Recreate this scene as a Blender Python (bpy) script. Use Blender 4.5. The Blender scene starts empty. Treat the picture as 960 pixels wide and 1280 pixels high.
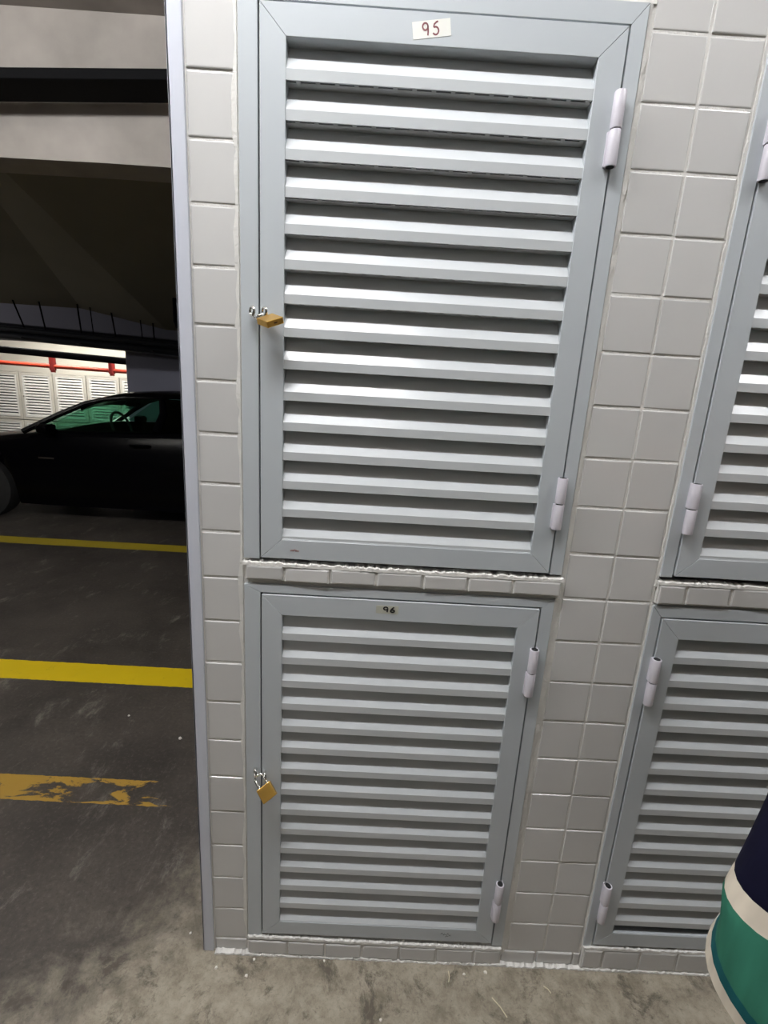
import bpy, bmesh, math, random
from mathutils import Vector, Matrix, Euler
random.seed(7)
PI = math.pi
scn = bpy.context.scene
C = scn.collection

# ------------------------------------------------------------------ camera
cam = bpy.data.cameras.new('camera'); cam_ob = bpy.data.objects.new('camera', cam); C.objects.link(cam_ob)
R = Matrix(((0.99830827, -0.05677899, -0.01251947), (0.00132865, 0.23754413, -0.97137584), (0.05812767, 0.9697159, 0.23721771)))
cam_ob.matrix_world = Matrix.Translation((-0.523, -0.9966, 1.5075)) @ R.to_4x4()
cam.sensor_fit = 'HORIZONTAL'; cam.sensor_width = 36.0; cam.lens = 36.0 * 598.6 / 960.0
cam.clip_start = 0.02; cam.clip_end = 100
scn.camera = cam_ob

# ------------------------------------------------------------------ world, exposure
w = bpy.data.worlds.new('world'); scn.world = w; w.use_nodes = True
w.node_tree.nodes['Background'].inputs[0].default_value = (0.6, 0.65, 0.75, 1)
w.node_tree.nodes['Background'].inputs[1].default_value = 0.02
scn.view_settings.view_transform = 'Standard'; scn.view_settings.look = 'None'
scn.view_settings.exposure = 0.0; scn.view_settings.gamma = 1.0; scn.view_settings.use_curve_mapping = False
LAMP_MAIN = 330.0      # radiance of the tubes over the lockers
LAMP_FILL = 22.0       # radiance of the unseen tubes added as corridor fill
LAMP_DRIVE = 150.0     # radiance of the tubes over the drive, left of the picture
LAMP_FAR = 640.0       # radiance of the tubes in the locker room beyond
FLOOR_Z = 0.0; CEIL_Z = 3.27

# ------------------------------------------------------------------ node helpers
def mat(name, color=(.5, .5, .5), rough=.5, metal=0.0, spec=.5, bump=0.0, bscale=60.0, vary=0.0, vscale=3.0, coat=0.0, island=0.0):
    m = bpy.data.materials.new(name); m.use_nodes = True
    nt = m.node_tree; b = nt.nodes['Principled BSDF']
    b.inputs['Base Color'].default_value = (*color, 1); b.inputs['Roughness'].default_value = rough
    b.inputs['Metallic'].default_value = metal; b.inputs['Specular IOR Level'].default_value = spec
    b.inputs['Coat Weight'].default_value = coat; b.inputs['Coat Roughness'].default_value = .08
    tc = nt.nodes.new('ShaderNodeTexCoord')
    src = None
    if vary > 0:
        n = nt.nodes.new('ShaderNodeTexNoise'); n.inputs['Scale'].default_value = vscale; n.inputs['Detail'].default_value = 6
        nt.links.new(tc.outputs['Object'], n.inputs['Vector'])
        src = n.outputs['Fac']; amt = vary
    if island > 0:
        g = nt.nodes.new('ShaderNodeNewGeometry'); src2 = g.outputs['Random Per Island']
        if src is None: src = src2; amt = island
        else:
            mx = nt.nodes.new('ShaderNodeMix'); mx.inputs[0].default_value = island / (island + vary)
            nt.links.new(src, mx.inputs[2]); nt.links.new(src2, mx.inputs[3]); src = mx.outputs[0]; amt = vary + island
    if src is not None:
        r = nt.nodes.new('ShaderNodeMapRange'); r.inputs[3].default_value = 1 - amt; r.inputs[4].default_value = 1 + amt
        nt.links.new(src, r.inputs[0])
        v = nt.nodes.new('ShaderNodeVectorMath'); v.operation = 'SCALE'; v.inputs[0].default_value = color
        nt.links.new(r.outputs[0], v.inputs['Scale']); nt.links.new(v.outputs[0], b.inputs['Base Color'])
    if bump > 0:
        n = nt.nodes.new('ShaderNodeTexNoise'); n.inputs['Scale'].default_value = bscale; n.inputs['Detail'].default_value = 4
        nt.links.new(tc.outputs['Object'], n.inputs['Vector'])
        bp = nt.nodes.new('ShaderNodeBump'); bp.inputs['Strength'].default_value = bump; bp.inputs['Distance'].default_value = .002
        nt.links.new(n.outputs['Fac'], bp.inputs['Height']); nt.links.new(bp.outputs[0], b.inputs['Normal'])
    return m
def emit(name, color, strength):
    m = bpy.data.materials.new(name); m.use_nodes = True; nt = m.node_tree; nt.nodes.clear()
    e = nt.nodes.new('ShaderNodeEmission'); e.inputs[0].default_value = (*color, 1); e.inputs[1].default_value = strength
    o = nt.nodes.new('ShaderNodeOutputMaterial'); nt.links.new(e.outputs[0], o.inputs[0]); return m

M = {}
M['tile'] = mat('glazed_tile', (.60, .593, .580), .16, spec=.5, bump=.12, bscale=14, vary=.02, vscale=9, island=.035)
M['grout'] = mat('white_grout', (.70, .685, .65), .85, bump=.9, bscale=160, vary=.10, vscale=30)
M['paint'] = mat('grey_powder_coat', (.50, .535, .56), .34, spec=.5, bump=.03, bscale=300, vary=.02, vscale=5)
M['slat'] = mat('grey_slat_coat', (.56, .585, .60), .27, spec=.6, bump=.03, bscale=200)
M['inner'] = mat('locker_inside', (.16, .175, .18), .6, bump=.05)
M['black'] = mat('black_gap', (.006, .006, .007), .8)
M['trim'] = mat('corner_aluminium', (.58, .60, .67), .38, spec=.5, bump=.02)
M['hinge'] = mat('hinge_coat', (.66, .63, .69), .30, spec=.5)
M['brass'] = mat('brushed_brass', (.66, .40, .095), .33, metal=1.0, bump=.06, bscale=500, vary=.06, vscale=60)
M['steel'] = mat('polished_steel', (.78, .77, .74), .16, metal=1.0)
M['paper'] = mat('paper_label', (.78, .77, .72), .6, vary=.03, vscale=40)
M['tape'] = mat('masking_tape', (.50, .50, .42), .55, vary=.10, vscale=80)
M['red_ink'] = mat('dark_red_ink', (.20, .055, .06), .6)
M['ink'] = mat('black_ink', (.008, .008, .01), .5)
M['smudge'] = mat('red_smudge', (.42, .28, .27), .6)
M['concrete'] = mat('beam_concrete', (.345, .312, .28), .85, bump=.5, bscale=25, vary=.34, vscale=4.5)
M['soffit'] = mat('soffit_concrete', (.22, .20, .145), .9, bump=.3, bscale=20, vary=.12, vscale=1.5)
M['blue_wall'] = mat('blue_grey_paint', (.27, .27, .335), .7, vary=.06, vscale=2)
M['cream'] = mat('cream_wall_paint', (.62, .59, .52), .6, vary=.04, vscale=2)
M['far_louvre'] = mat('cream_louvre', (.78, .77, .73), .5)
M['duct'] = mat('black_duct_paint', (.004, .004, .0045), .8, spec=.1)
M['pipe_dark'] = mat('dark_pipe', (.022, .026, .036), .35)
M['red_pipe'] = mat('red_pipe_paint', (.62, .07, .035), .35)
M['dark_red'] = mat('dark_red_pipe_paint', (.30, .025, .02), .4)
M['car'] = mat('black_car_paint', (.0015, .0015, .0022), .22, spec=.10)
M['car_trim'] = mat('car_black_plastic', (.008, .008, .009), .5)
M['chrome'] = mat('chrome', (.55, .56, .58), .15, metal=1)
M['rubber'] = mat('tyre_rubber', (.010, .010, .010), .8)
M['rim'] = mat('alloy_rim', (.20, .20, .21), .35, metal=.9)
M['seat'] = mat('car_seat_cloth', (.012, .012, .013), .9)
M['skin'] = mat('skin', (.48, .27, .18), .55, bump=.05, bscale=300)
M['hair'] = mat('dark_hair', (.015, .011, .009), .5, bump=.6, bscale=200)
M['navy_cloth'] = mat('navy_trouser_cloth', (.018, .022, .04), .9, bump=.3, bscale=700)
M['shoe'] = mat('shoe_leather', (.03, .025, .022), .5)
M['white'] = mat('white_enamel', (.75, .75, .73), .4)
M['tube'] = emit('tube_light', (.98, .985, 1.0), LAMP_MAIN)
M['tube_fill'] = emit('tube_light_fill', (1.0, .97, .93), LAMP_FILL)
M['tube_drive'] = emit('tube_light_drive', (1.0, .96, .90), LAMP_DRIVE)
M['tube_fill_low'] = emit('tube_light_fill_low', (1.0, .97, .97), 210.0)
M['tube_fill_side'] = emit('tube_light_fill_side', (.98, .985, 1.0), 190.0)
M['tube_far'] = emit('tube_light_far', (1.0, .98, .92), LAMP_FAR)
M['chip'] = mat('plaster_chip', (.75, .72, .66), .8)
M['straw'] = mat('dry_straw', (.62, .56, .40), .7)
M['plain_wall'] = mat('painted_wall', (.16, .155, .15), .8, vary=.05, vscale=1)

def glass(name, tint, rough=0.0):
    m = bpy.data.materials.new(name); m.use_nodes = True; nt = m.node_tree; nt.nodes.clear()
    t = nt.nodes.new('ShaderNodeBsdfTransparent'); t.inputs[0].default_value = (*tint, 1)
    g = nt.nodes.new('ShaderNodeBsdfGlossy'); g.inputs['Roughness'].default_value = .02
    lw = nt.nodes.new('ShaderNodeLayerWeight'); pw = nt.nodes.new('ShaderNodeMath'); pw.operation = 'POWER'; pw.inputs[1].default_value = 5
    nt.links.new(lw.outputs['Facing'], pw.inputs[0]); f = nt.nodes.new('ShaderNodeMath'); f.operation = 'MULTIPLY_ADD'; f.inputs[1].default_value = .9; f.inputs[2].default_value = .04
    nt.links.new(pw.outputs[0], f.inputs[0])
    x = nt.nodes.new('ShaderNodeMixShader'); o = nt.nodes.new('ShaderNodeOutputMaterial')
    nt.links.new(f.outputs[0], x.inputs[0]); nt.links.new(t.outputs[0], x.inputs[1]); nt.links.new(g.outputs[0], x.inputs[2]); nt.links.new(x.outputs[0], o.inputs[0])
    return m
M['glass'] = glass('green_tinted_glass', (.63, .86, .76))
M['dark_glass'] = glass('dark_tinted_glass', (.10, .14, .12))

# floor material: worn concrete, dust near the lockers, three painted yellow lines
def floor_mat():
    m = bpy.data.materials.new('garage_floor'); m.use_nodes = True; nt = m.node_tree; N = nt.nodes; L = nt.links
    b = N['Principled BSDF']
    tc = N.new('ShaderNodeTexCoord'); sep = N.new('ShaderNodeSeparateXYZ'); L.new(tc.outputs['Object'], sep.inputs[0])
    def noise(scale, detail=6, rough=.6, dist=0.0, vec=None, off=(0, 0, 0), sc=(1, 1, 1), rot=0):
        mp = N.new('ShaderNodeMapping'); mp.inputs['Location'].default_value = off; mp.inputs['Scale'].default_value = sc; mp.inputs['Rotation'].default_value = (0, 0, rot)
        L.new(tc.outputs['Object'], mp.inputs[0])
        n = N.new('ShaderNodeTexNoise'); n.inputs['Scale'].default_value = scale; n.inputs['Detail'].default_value = detail
        n.inputs['Roughness'].default_value = rough; n.inputs['Distortion'].default_value = dist
        L.new(mp.outputs[0], n.inputs['Vector']); return n.outputs['Fac']
    def mth(op, a, b_=None, c=None):
        n = N.new('ShaderNodeMath'); n.operation = op
        for i, v in enumerate((a, b_, c)):
            if v is None: continue
            if isinstance(v, (int, float)): n.inputs[i].default_value = v
            else: L.new(v, n.inputs[i])
        return n.outputs[0]
    def ramp(v, lo, hi):
        n = N.new('ShaderNodeMapRange'); n.interpolation_type = 'SMOOTHSTEP'; L.new(v, n.inputs[0])
        n.inputs[1].default_value = lo; n.inputs[2].default_value = hi; return n.outputs[0]
    def mix(f, a, b_):
        n = N.new('ShaderNodeMix'); n.data_type = 'RGBA'
        if isinstance(f, float): n.inputs[0].default_value = f
        else: L.new(f, n.inputs[0])
        for i, v in ((6, a), (7, b_)):
            if isinstance(v, tuple): n.inputs[i].default_value = (*v, 1)
            else: L.new(v, n.inputs[i])
        return n.outputs[2]
    big = noise(1.8, 9, .68, .2); fine = noise(13, 12, .78, .15, off=(3, 1, 0))
    scr = noise(8, 10, .78, .35, off=(0, 5, 0), sc=(1, .40, 1), rot=.6)
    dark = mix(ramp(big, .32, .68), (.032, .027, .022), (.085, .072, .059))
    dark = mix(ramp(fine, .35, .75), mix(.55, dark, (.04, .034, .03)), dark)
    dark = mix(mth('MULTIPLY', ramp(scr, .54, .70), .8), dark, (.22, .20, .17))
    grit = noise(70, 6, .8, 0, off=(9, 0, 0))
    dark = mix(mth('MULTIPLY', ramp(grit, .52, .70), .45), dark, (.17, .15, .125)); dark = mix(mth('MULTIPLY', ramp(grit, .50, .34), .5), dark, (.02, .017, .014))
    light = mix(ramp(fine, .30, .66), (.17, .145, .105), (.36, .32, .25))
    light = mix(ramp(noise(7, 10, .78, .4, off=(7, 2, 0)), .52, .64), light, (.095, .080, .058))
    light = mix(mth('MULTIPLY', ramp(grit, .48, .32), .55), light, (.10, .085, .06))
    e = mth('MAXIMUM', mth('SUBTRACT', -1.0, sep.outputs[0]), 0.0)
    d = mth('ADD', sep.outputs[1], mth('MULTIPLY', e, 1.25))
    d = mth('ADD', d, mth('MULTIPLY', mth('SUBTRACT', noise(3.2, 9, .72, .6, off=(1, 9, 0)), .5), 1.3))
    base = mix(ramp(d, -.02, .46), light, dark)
    def band(lo, hi):
        y = mth('ADD', sep.outputs[1], mth('MULTIPLY', mth('SUBTRACT', noise(25, 4), .5), .012))
        return mth('MULTIPLY', mth('GREATER_THAN', y, lo), mth('LESS_THAN', y, hi))
    wear = ramp(noise(16, 10, .75, .4, off=(2, 2, 0)), .30, .42)
    y1 = mth('MULTIPLY', band(1.165, 1.33), mth('MULTIPLY_ADD', wear, .25, .75))
    y2 = mth('MULTIPLY', band(3.18, 3.36), .8)
    # the worn line by the corner keeps its edges and loses its middle
    yy = mth('ABSOLUTE', mth('SUBTRACT', sep.outputs[1], .505))
    wn = mth('SUBTRACT', noise(9, 10, .72, 1.0, off=(4, 4, 0), sc=(.6, 1.4, 1)), mth('MULTIPLY', yy, -2.4))
    wn = mth('SUBTRACT', wn, mth('MULTIPLY', ramp(sep.outputs[0], -1.60, -1.05), .07))
    wn = mth('ADD', wn, mth('MULTIPLY', ramp(mth('MULTIPLY', sep.outputs[0], -1.0), 1.72, 1.85), .12))
    y3 = mth('MULTIPLY', band(.447, .562), mth('MULTIPLY', ramp(wn, .55, .61), .85))
    col = mix(y1, base, (.66, .47, .006)); col = mix(y2, col, (.50, .38, .015)); col = mix(y3, col, (.40, .235, .03))
    L.new(col, b.inputs['Base Color'])
    rr = N.new('ShaderNodeMapRange'); L.new(fine, rr.inputs[0]); rr.inputs[3].default_value = .38; rr.inputs[4].default_value = .68
    L.new(rr.outputs[0], b.inputs['Roughness'])
    bp = N.new('ShaderNodeBump'); bp.inputs['Strength'].default_value = .35; bp.inputs['Distance'].default_value = .004
    L.new(fine, bp.inputs['Height']); L.new(bp.outputs[0], b.inputs['Normal'])
    return m
M['floor'] = floor_mat()

# striped knit: bands measured down the shirt (object z)
def knit_mat():
    m = bpy.data.materials.new('striped_knit'); m.use_nodes = True; nt = m.node_tree; N = nt.nodes; L = nt.links
    b = N['Principled BSDF']; b.inputs['Roughness'].default_value = .95; b.inputs['Specular IOR Level'].default_value = .1
    at = N.new('ShaderNodeAttribute'); at.attribute_name = 'band'; at.attribute_type = 'GEOMETRY'
    r = N.new('ShaderNodeValToRGB'); r.color_ramp.interpolation = 'CONSTANT'
    G = (.030, .145, .095, 1); W = (.56, .50, .41, 1); NV = (.004, .004, .014, 1); T = (.010, .085, .095, 1); G2 = (.06, .27, .22, 1)
    seq = [(0, W), (.014, T), (.031, G), (.098, W), (.120, NV), (.205, G2), (.270, W), (.292, NV), (.377, G2), (.450, W), (.472, NV)]
    el = r.color_ramp.elements
    while len(el) > 1: el.remove(el[0])
    el[0].position = 0; el[0].color = seq[0][1]
    for p, c in seq[1:]: e = el.new(p); e.color = c
    L.new(at.outputs['Fac'], r.inputs[0])
    tc = N.new('ShaderNodeTexCoord'); n = N.new('ShaderNodeTexNoise'); n.inputs['Scale'].default_value = 60
    mp = N.new('ShaderNodeMapping'); mp.inputs['Scale'].default_value = (1, 1, .12); L.new(tc.outputs['Object'], mp.inputs[0]); L.new(mp.outputs[0], n.inputs['Vector'])
    mr = N.new('ShaderNodeMapRange'); mr.inputs[3].default_value = .7; mr.inputs[4].default_value = 1.3; L.new(n.outputs['Fac'], mr.inputs[0])
    v = N.new('ShaderNodeVectorMath'); v.operation = 'SCALE'; L.new(r.outputs[0], v.inputs[0]); L.new(mr.outputs[0], v.inputs['Scale'])
    L.new(v.outputs[0], b.inputs['Base Color'])
    bp = N.new('ShaderNodeBump'); bp.inputs['Strength'].default_value = .4; bp.inputs['Distance'].default_value = .002
    L.new(n.outputs['Fac'], bp.inputs['Height']); L.new(bp.outputs[0], b.inputs['Normal'])
    return m
M['knit'] = knit_mat()

# ------------------------------------------------------------------ mesh helpers
class MB:
    def __init__(s): s.bm = bmesh.new()
    def quad(s, pts, mi=0):
        f = s.bm.faces.new([s.bm.verts.new(p) for p in pts]); f.material_index = mi; return f
    def box(s, x0, x1, y0, y1, z0, z1, mi=0, mtx=None):
        P = [(x0, y0, z0), (x1, y0, z0), (x1, y1, z0), (x0, y1, z0), (x0, y0, z1), (x1, y0, z1), (x1, y1, z1), (x0, y1, z1)]
        if mtx is not None: P = [mtx @ Vector(p) for p in P]
        v = [s.bm.verts.new(p) for p in P]
        for q in ((3, 2, 1, 0), (4, 5, 6, 7), (0, 1, 5, 4), (1, 2, 6, 5), (2, 3, 7, 6), (3, 0, 4, 7)):
            s.bm.faces.new([v[i] for i in q]).material_index = mi
        return s
    def prism(s, poly, d, mi=0):
        """poly: list of 3d points (one planar face), d: extrusion vector"""
        a = [s.bm.verts.new(p) for p in poly]; b = [s.bm.verts.new(Vector(p) + Vector(d)) for p in poly]
        s.bm.faces.new(a).material_index = mi; s.bm.faces.new(b[::-1]).material_index = mi
        n = len(a)
        for i in range(n): s.bm.faces.new([a[i], b[i], b[(i + 1) % n], a[(i + 1) % n]]).material_index = mi
        return s
    def loft(s, rings, mi=0, caps=True, closed=True):
        vs = [[s.bm.verts.new(p) for p in r] for r in rings]; n = len(vs[0])
        for a, b in zip(vs, vs[1:]):
            for i in range(n if closed else n - 1):
                s.bm.faces.new([a[i], a[(i + 1) % n], b[(i + 1) % n], b[i]]).material_index = mi
        if caps and closed:
            s.bm.faces.new(vs[0][::-1]).material_index = mi; s.bm.faces.new(vs[-1]).material_index = mi
        return s
    def tube(s, pts, r, seg=12, mi=0, caps=True):
        pts = [Vector(p) for p in pts]; rs = r if isinstance(r, (list, tuple)) else [r] * len(pts)
        rings = []; up = None
        for i, p in enumerate(pts):
            t = (pts[min(i + 1, len(pts) - 1)] - pts[max(i - 1, 0)]).normalized()
            if up is None:
                up = Vector((0, 0, 1)) if abs(t.z) < .9 else Vector((1, 0, 0))
            u = (up - t * up.dot(t)).normalized(); v = t.cross(u); up = u
            rings.append([p + (u * math.cos(2 * PI * k / seg) + v * math.sin(2 * PI * k / seg)) * rs[i] for k in range(seg)])
        return s.loft(rings, mi, caps)
    def lathe(s, prof, c, axis='Z', seg=24, mi=0):
        """prof: list of (radius, height) along axis"""
        rings = []
        for r, h in prof:
            ring = []
            for k in range(seg):
                a = 2 * PI * k / seg; x, y = r * math.cos(a), r * math.sin(a)
                p = {'Z': (x, y, h), 'Y': (x, h, -y), 'X': (h, x, y)}[axis]
                ring.append(Vector(c) + Vector(p))
            rings.append(ring)
        return s.loft(rings, mi)
    def tile(s, x0, x1, z0, z1, y, t=.006, ch=.0022, mi=0, tilt=.0):
        """wall tile facing -Y with an eased edge"""
        a, b = random.uniform(-tilt, tilt), random.uniform(-tilt, tilt)
        cx, cz = (x0 + x1) / 2, (z0 + z1) / 2
        f = lambda x, z, yy: (x, yy + a * (x - cx) + b * (z - cz), z)
        o = [(x0, z0), (x1, z0), (x1, z1), (x0, z1)]; i1 = [(x0 + ch, z0 + ch), (x1 - ch, z0 + ch), (x1 - ch, z1 - ch), (x0 + ch, z1 - ch)]
        m1 = [(x0 + ch * .3, z0 + ch * .3), (x1 - ch * .3, z0 + ch * .3), (x1 - ch * .3, z1 - ch * .3), (x0 + ch * .3, z1 - ch * .3)]
        R_ = [[f(x, z, y + t) for x, z in o], [f(x, z, y + ch * .75) for x, z in o], [f(x, z, y + ch * .22) for x, z in m1], [f(x, z, y) for x, z in i1]]
        return s.loft(R_, mi)
    def build(s, name, mats, parent=None, smooth=False, bevel=0, bseg=2, recalc=True):
        if recalc: bmesh.ops.recalc_face_normals(s.bm, faces=s.bm.faces)
        me = bpy.data.meshes.new(name); s.bm.to_mesh(me); s.bm.free()
        for m in (mats if isinstance(mats, (list, tuple)) else [mats]): me.materials.append(m)
        o = bpy.data.objects.new(name, me); C.objects.link(o); o.parent = parent
        if smooth:
            for p in me.polygons: p.use_smooth = True
            try: me.set_sharp_from_angle(angle=math.radians(40))
            except Exception: pass
        if bevel:
            bv = o.modifiers.new('bevel', 'BEVEL'); bv.width = bevel; bv.segments = bseg; bv.limit_method = 'ANGLE'; bv.angle_limit = math.radians(35)
        return o
def tag(o, label=None, cat=None, group=None, kind=None):
    if label: o['label'] = label
    if cat: o['category'] = cat
    if group: o['group'] = group
    if kind: o['kind'] = kind
    return o
def empty(name, loc, label, cat, group=None):
    o = bpy.data.objects.new(name, None); C.objects.link(o); o.location = loc; o.empty_display_size = .05
    return tag(o, label, cat, group)
def struct(o): o['kind'] = 'structure'; return o
def copy_tree(o, parent=None):
    c = o.copy(); C.objects.link(c); c.parent = parent
    for ch in [x for x in o.children]: copy_tree(ch, c)
    return c

# ------------------------------------------------------------------ structure
T = .105
# floor: main level and the lower level of the room beyond
struct(MB().box(-13, 5, -4.5, 6.8, -.2, 0).build('floor', M['floor']))
struct(MB().box(-13, -1.5, 6.8, 11.2, -.75, -.55).build('floor_beyond', M['floor']))
struct(MB().box(-13, 5, -4.5, 11.2, CEIL_Z, CEIL_Z + .2).build('ceiling', M['concrete']))
struct(MB().box(-13, 5, -4.7, -4.5, 0, CEIL_Z).build('wall_back', M['plain_wall']))
struct(MB().box(5, 5.2, -4.7, 7, 0, CEIL_Z).build('wall_right', M['plain_wall']))
struct(MB().box(-13.2, -13, -4.7, 11.2, -.6, CEIL_Z).build('wall_left', M['plain_wall']))
struct(MB().box(-13, -1.5, 11.0, 11.2, -.6, CEIL_Z).build('wall_far', M['cream']))
struct(MB().box(-1.7, -1.5, 6.8, 11.0, -.6, CEIL_Z).build('wall_far_side', M['cream']))
# blue-grey dividing wall with the opening on its left
d = MB(); d.box(-4.42, 5, 6.5, 6.8, 0, CEIL_Z); d.box(-13, -4.42, 6.5, 6.8, 1.985, CEIL_Z)
struct(d.build('wall_divider', M['blue_wall']))
# deep beam over the drive
b = MB(); n = 26; x0, x1 = -6.5, 5.0
top = []; 
ring = []
for i in range(n + 1):
    x = x0 + (x1 - x0) * i / n; j = random.uniform(-.006, .006); k = random.uniform(-.005, .005)
    ring.append([(x, 1.90, 3.27), (x, 1.90, 2.605 + j), (x, 2.085 + k, 2.600 + j * .5), (x, 2.085, 3.27)])
b.loft(ring); struct(b.build('trim_beam', M['concrete']))
# underside of the ramp behind the beam: two sloping facets with a crease
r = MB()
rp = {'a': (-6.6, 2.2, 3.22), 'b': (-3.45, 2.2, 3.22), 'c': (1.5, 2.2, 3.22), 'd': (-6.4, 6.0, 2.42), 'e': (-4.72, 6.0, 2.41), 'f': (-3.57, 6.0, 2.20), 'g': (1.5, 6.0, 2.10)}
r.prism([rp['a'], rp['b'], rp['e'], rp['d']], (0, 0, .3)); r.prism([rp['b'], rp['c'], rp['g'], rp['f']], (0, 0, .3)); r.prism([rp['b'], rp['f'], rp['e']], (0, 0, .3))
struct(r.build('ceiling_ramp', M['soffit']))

# tiled wall with four openings
XL, XR = -.902, 3.2
LK = [(-.809, -.112, -.7715, -.1425, 0.0), (.103, .800, .133, .762, .009)]   # outer x0,x1, door x0,x1, dz
g = MB()
D = .60
g.box(-.926, -.800, -.0010, D, 0, CEIL_Z)                           # left pier
for a, bb in ((-.800, -.112), (.103, .800)):
    g.box(a, bb, -.0010, D, 2.1765 if a < 0 else 2.1855, CEIL_Z)                          # above the upper lockers
    g.box(a, bb, .0010, D, 1.086, 1.134)                           # between the lockers
    g.box(a, bb, .0010, D, 0, .066)                                # below
g.box(-.112, .103, -.0010, D, 0, CEIL_Z); g.box(.800, XR, -.0010, D, 0, CEIL_Z)
g.box(-.800, .800, D - .02, D, .066, 2.182)
def jag(x0, z0, x1, z1, w, y, side=1, n=30, amp=.45):
    """ragged bead of grout along a line on the wall face"""
    L_ = math.hypot(x1 - x0, z1 - z0); ux, uz = (x1 - x0) / L_, (z1 - z0) / L_; nx, nz = -uz * side, ux * side
    rings = []
    for i in range(n + 1):
        t = L_ * i / n; a = w * (1 + random.uniform(-amp, amp)); yy = y - random.uniform(0, .0016)
        px, pz = x0 + ux * t, z0 + uz * t
        rings.append([(px, .004, pz), (px, yy, pz), (px + nx * a * .7, yy + .0006, pz + nz * a * .7), (px + nx * a, .004, pz + nz * a)])
    g.loft(rings)
# beads round the frames
jag(-.8125, .05, -.8125, 3.0, .011, -.0032, 1, 90); jag(-.1105, 1.10, -.1105, 2.18, .008, -.0030, -1, 50, .7); jag(-.1175, .03, -.1175, 1.09, .014, -.0034, -1, 50)
jag(.1045, 1.13, .1045, 2.2, .006, -.0026, 1, 60); jag(.1045, .06, .1045, 1.09, .005, -.0026, 1, 60)
jag(-.81, 1.131, -.108, 1.131, .010, -.0118, 1, 110, .3); jag(.103, 1.138, .80, 1.138, .009, -.0110, 1, 100, .3)
jag(-.81, .060, -.12, .054, .010, -.0118, 1, 110, .3); jag(.103, .074, .80, .074, .010, -.0118, 1, 100, .3)
jag(-.81, 2.1765, -.1, 2.1765, .012, -.0030, 1, 60)
jag(-.90, .001, -.12, .001, .006, -.0140, 1, 120, .8); jag(-.12, .001, .8, .001, .006, -.0140, 1, 120, .8)
# tiles
Y0 = -.0022; G = .0024
def trow(x0, x1, zs, y=Y0, tl=.010):
    for a, bb in zip(zs, zs[1:]): g.tile(x0 + G, x1 - G, a + G + random.uniform(-.0006, .0006), bb - G + random.uniform(-.0006, .0006), y - random.uniform(0, .0008), mi=1, tilt=tl)
zl = [.045] + [2.040 - T * k for k in range(18, -12, -1)]; zl = sorted(set(round(z, 4) for z in zl))
zr = sorted([2.140 - T * k for k in range(-10, 20)]); zr = [.045] + zr
trow(-.9035, -.8115, zl)
trow(-.102, 0.0, zr); trow(0.0, .099, zr)
for k in range(3, 30):                                             # beyond the right hand lockers
    pass
for c in range(22):
    xa = .812 + c * T
    if xa + T < XR: trow(xa, xa + T, zr)
zt = [2.190, 2.245] + [2.245 + T * k for k in range(1, 10)]
for a, bb in ((-.806, -.112), (.106, .806)):
    k = 0; x = a
    while x < bb - .02:
        trow(x, min(x + T, bb), zt); x += T
g.box(-.8055, -.1110, -.0098, 0, 1.0985, 1.1295); g.box(.1050, .7970, -.0088, 0, 1.0935, 1.136)
g.box(-.8095, -.1185, -.0098, 0, .001, .053); g.box(.1045, .7965, -.0098, 0, .001, .073)
# cut tiles between the lockers (proud of the frames) and the plinth
def strip(xs, z0, z1, y, dz=0):
    for a, bb in zip(xs, xs[1:]):
        j = random.uniform(-.0012, .0012)
        g.tile(a + G, bb - G, z0 + j, z1 + j, y - random.uniform(0, .001), t=.016, ch=.004, mi=1, tilt=.03)
strip([-.806, -.721, -.620, -.518, -.416, -.317, -.218, -.1105], 1.0975, 1.1305, -.0125)
strip([.1045, .1675, .2675, .3725, .4775, .5825, .6875, .7975], 1.0925, 1.137, -.0115)
strip([-.9035, -.812], .006, .044, -.003)
strip([-.810, -.7015, -.600, -.500, -.398, -.296, -.194, -.118], .008, .052, -.0125)
strip([-.118, -.020, .082, .104], .006, .046, -.0045)
strip([.104, .160, .262, .364, .470, .572, .674, .797], .010, .072, -.0125)
wall = struct(g.build('wall_front', [M['grout'], M['tile']]))
# corner trim
t = MB(); t.box(-.9330, -.9045, -.0065, .012, 0, CEIL_Z); t.box(-.9330, -.9285, -.0065, D, 0, CEIL_Z)
struct(t.build('trim_1', M['trim'], bevel=.0012))

# ------------------------------------------------------------------ lockers
def rail(m, x0, x1, z0, z1, wl, wr, wt, wb, y0, y1, bottom=True):
    """four mitred members round an opening"""
    o = [(x0, z0), (x1, z0), (x1, z1), (x0, z1)]; i = [(x0 + wl, z0 + wb), (x1 - wr, z0 + wb), (x1 - wr, z1 - wt), (x0 + wl, z1 - wt)]
    e = .00035
    def P(q): return (q[0], y0, q[1])
    dd = (0, y1 - y0, 0)
    if bottom: m.prism([P(o[0]), P(o[1]), P(i[1]), P(i[0])], dd)
    if bottom:
        m.prism([P((o[1][0], o[1][1] + e * 2)), P((o[2][0], o[2][1] - e * 2)), P((i[2][0], i[2][1] - e)), P((i[1][0], i[1][1] + e))], dd)
        m.prism([P((o[3][0], o[3][1] - e * 2)), P((o[0][0], o[0][1] + e * 2)), P((i[0][0], i[0][1] + e)), P((i[3][0], i[3][1] - e))], dd)
    else:
        m.prism([P((o[1][0], o[1][1])), P((o[2][0], o[2][1] - e * 2)), P((i[2][0], i[2][1] - e)), P((i[1][0], o[1][1]))], dd)
        m.prism([P((o[3][0], o[3][1] - e * 2)), P((o[0][0], o[0][1])), P((i[0][0], o[0][1])), P((i[3][0], i[3][1] - e))], dd)
    m.prism([P(o[2]), P(o[3]), P(i[3]), P(i[2])], dd)

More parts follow.
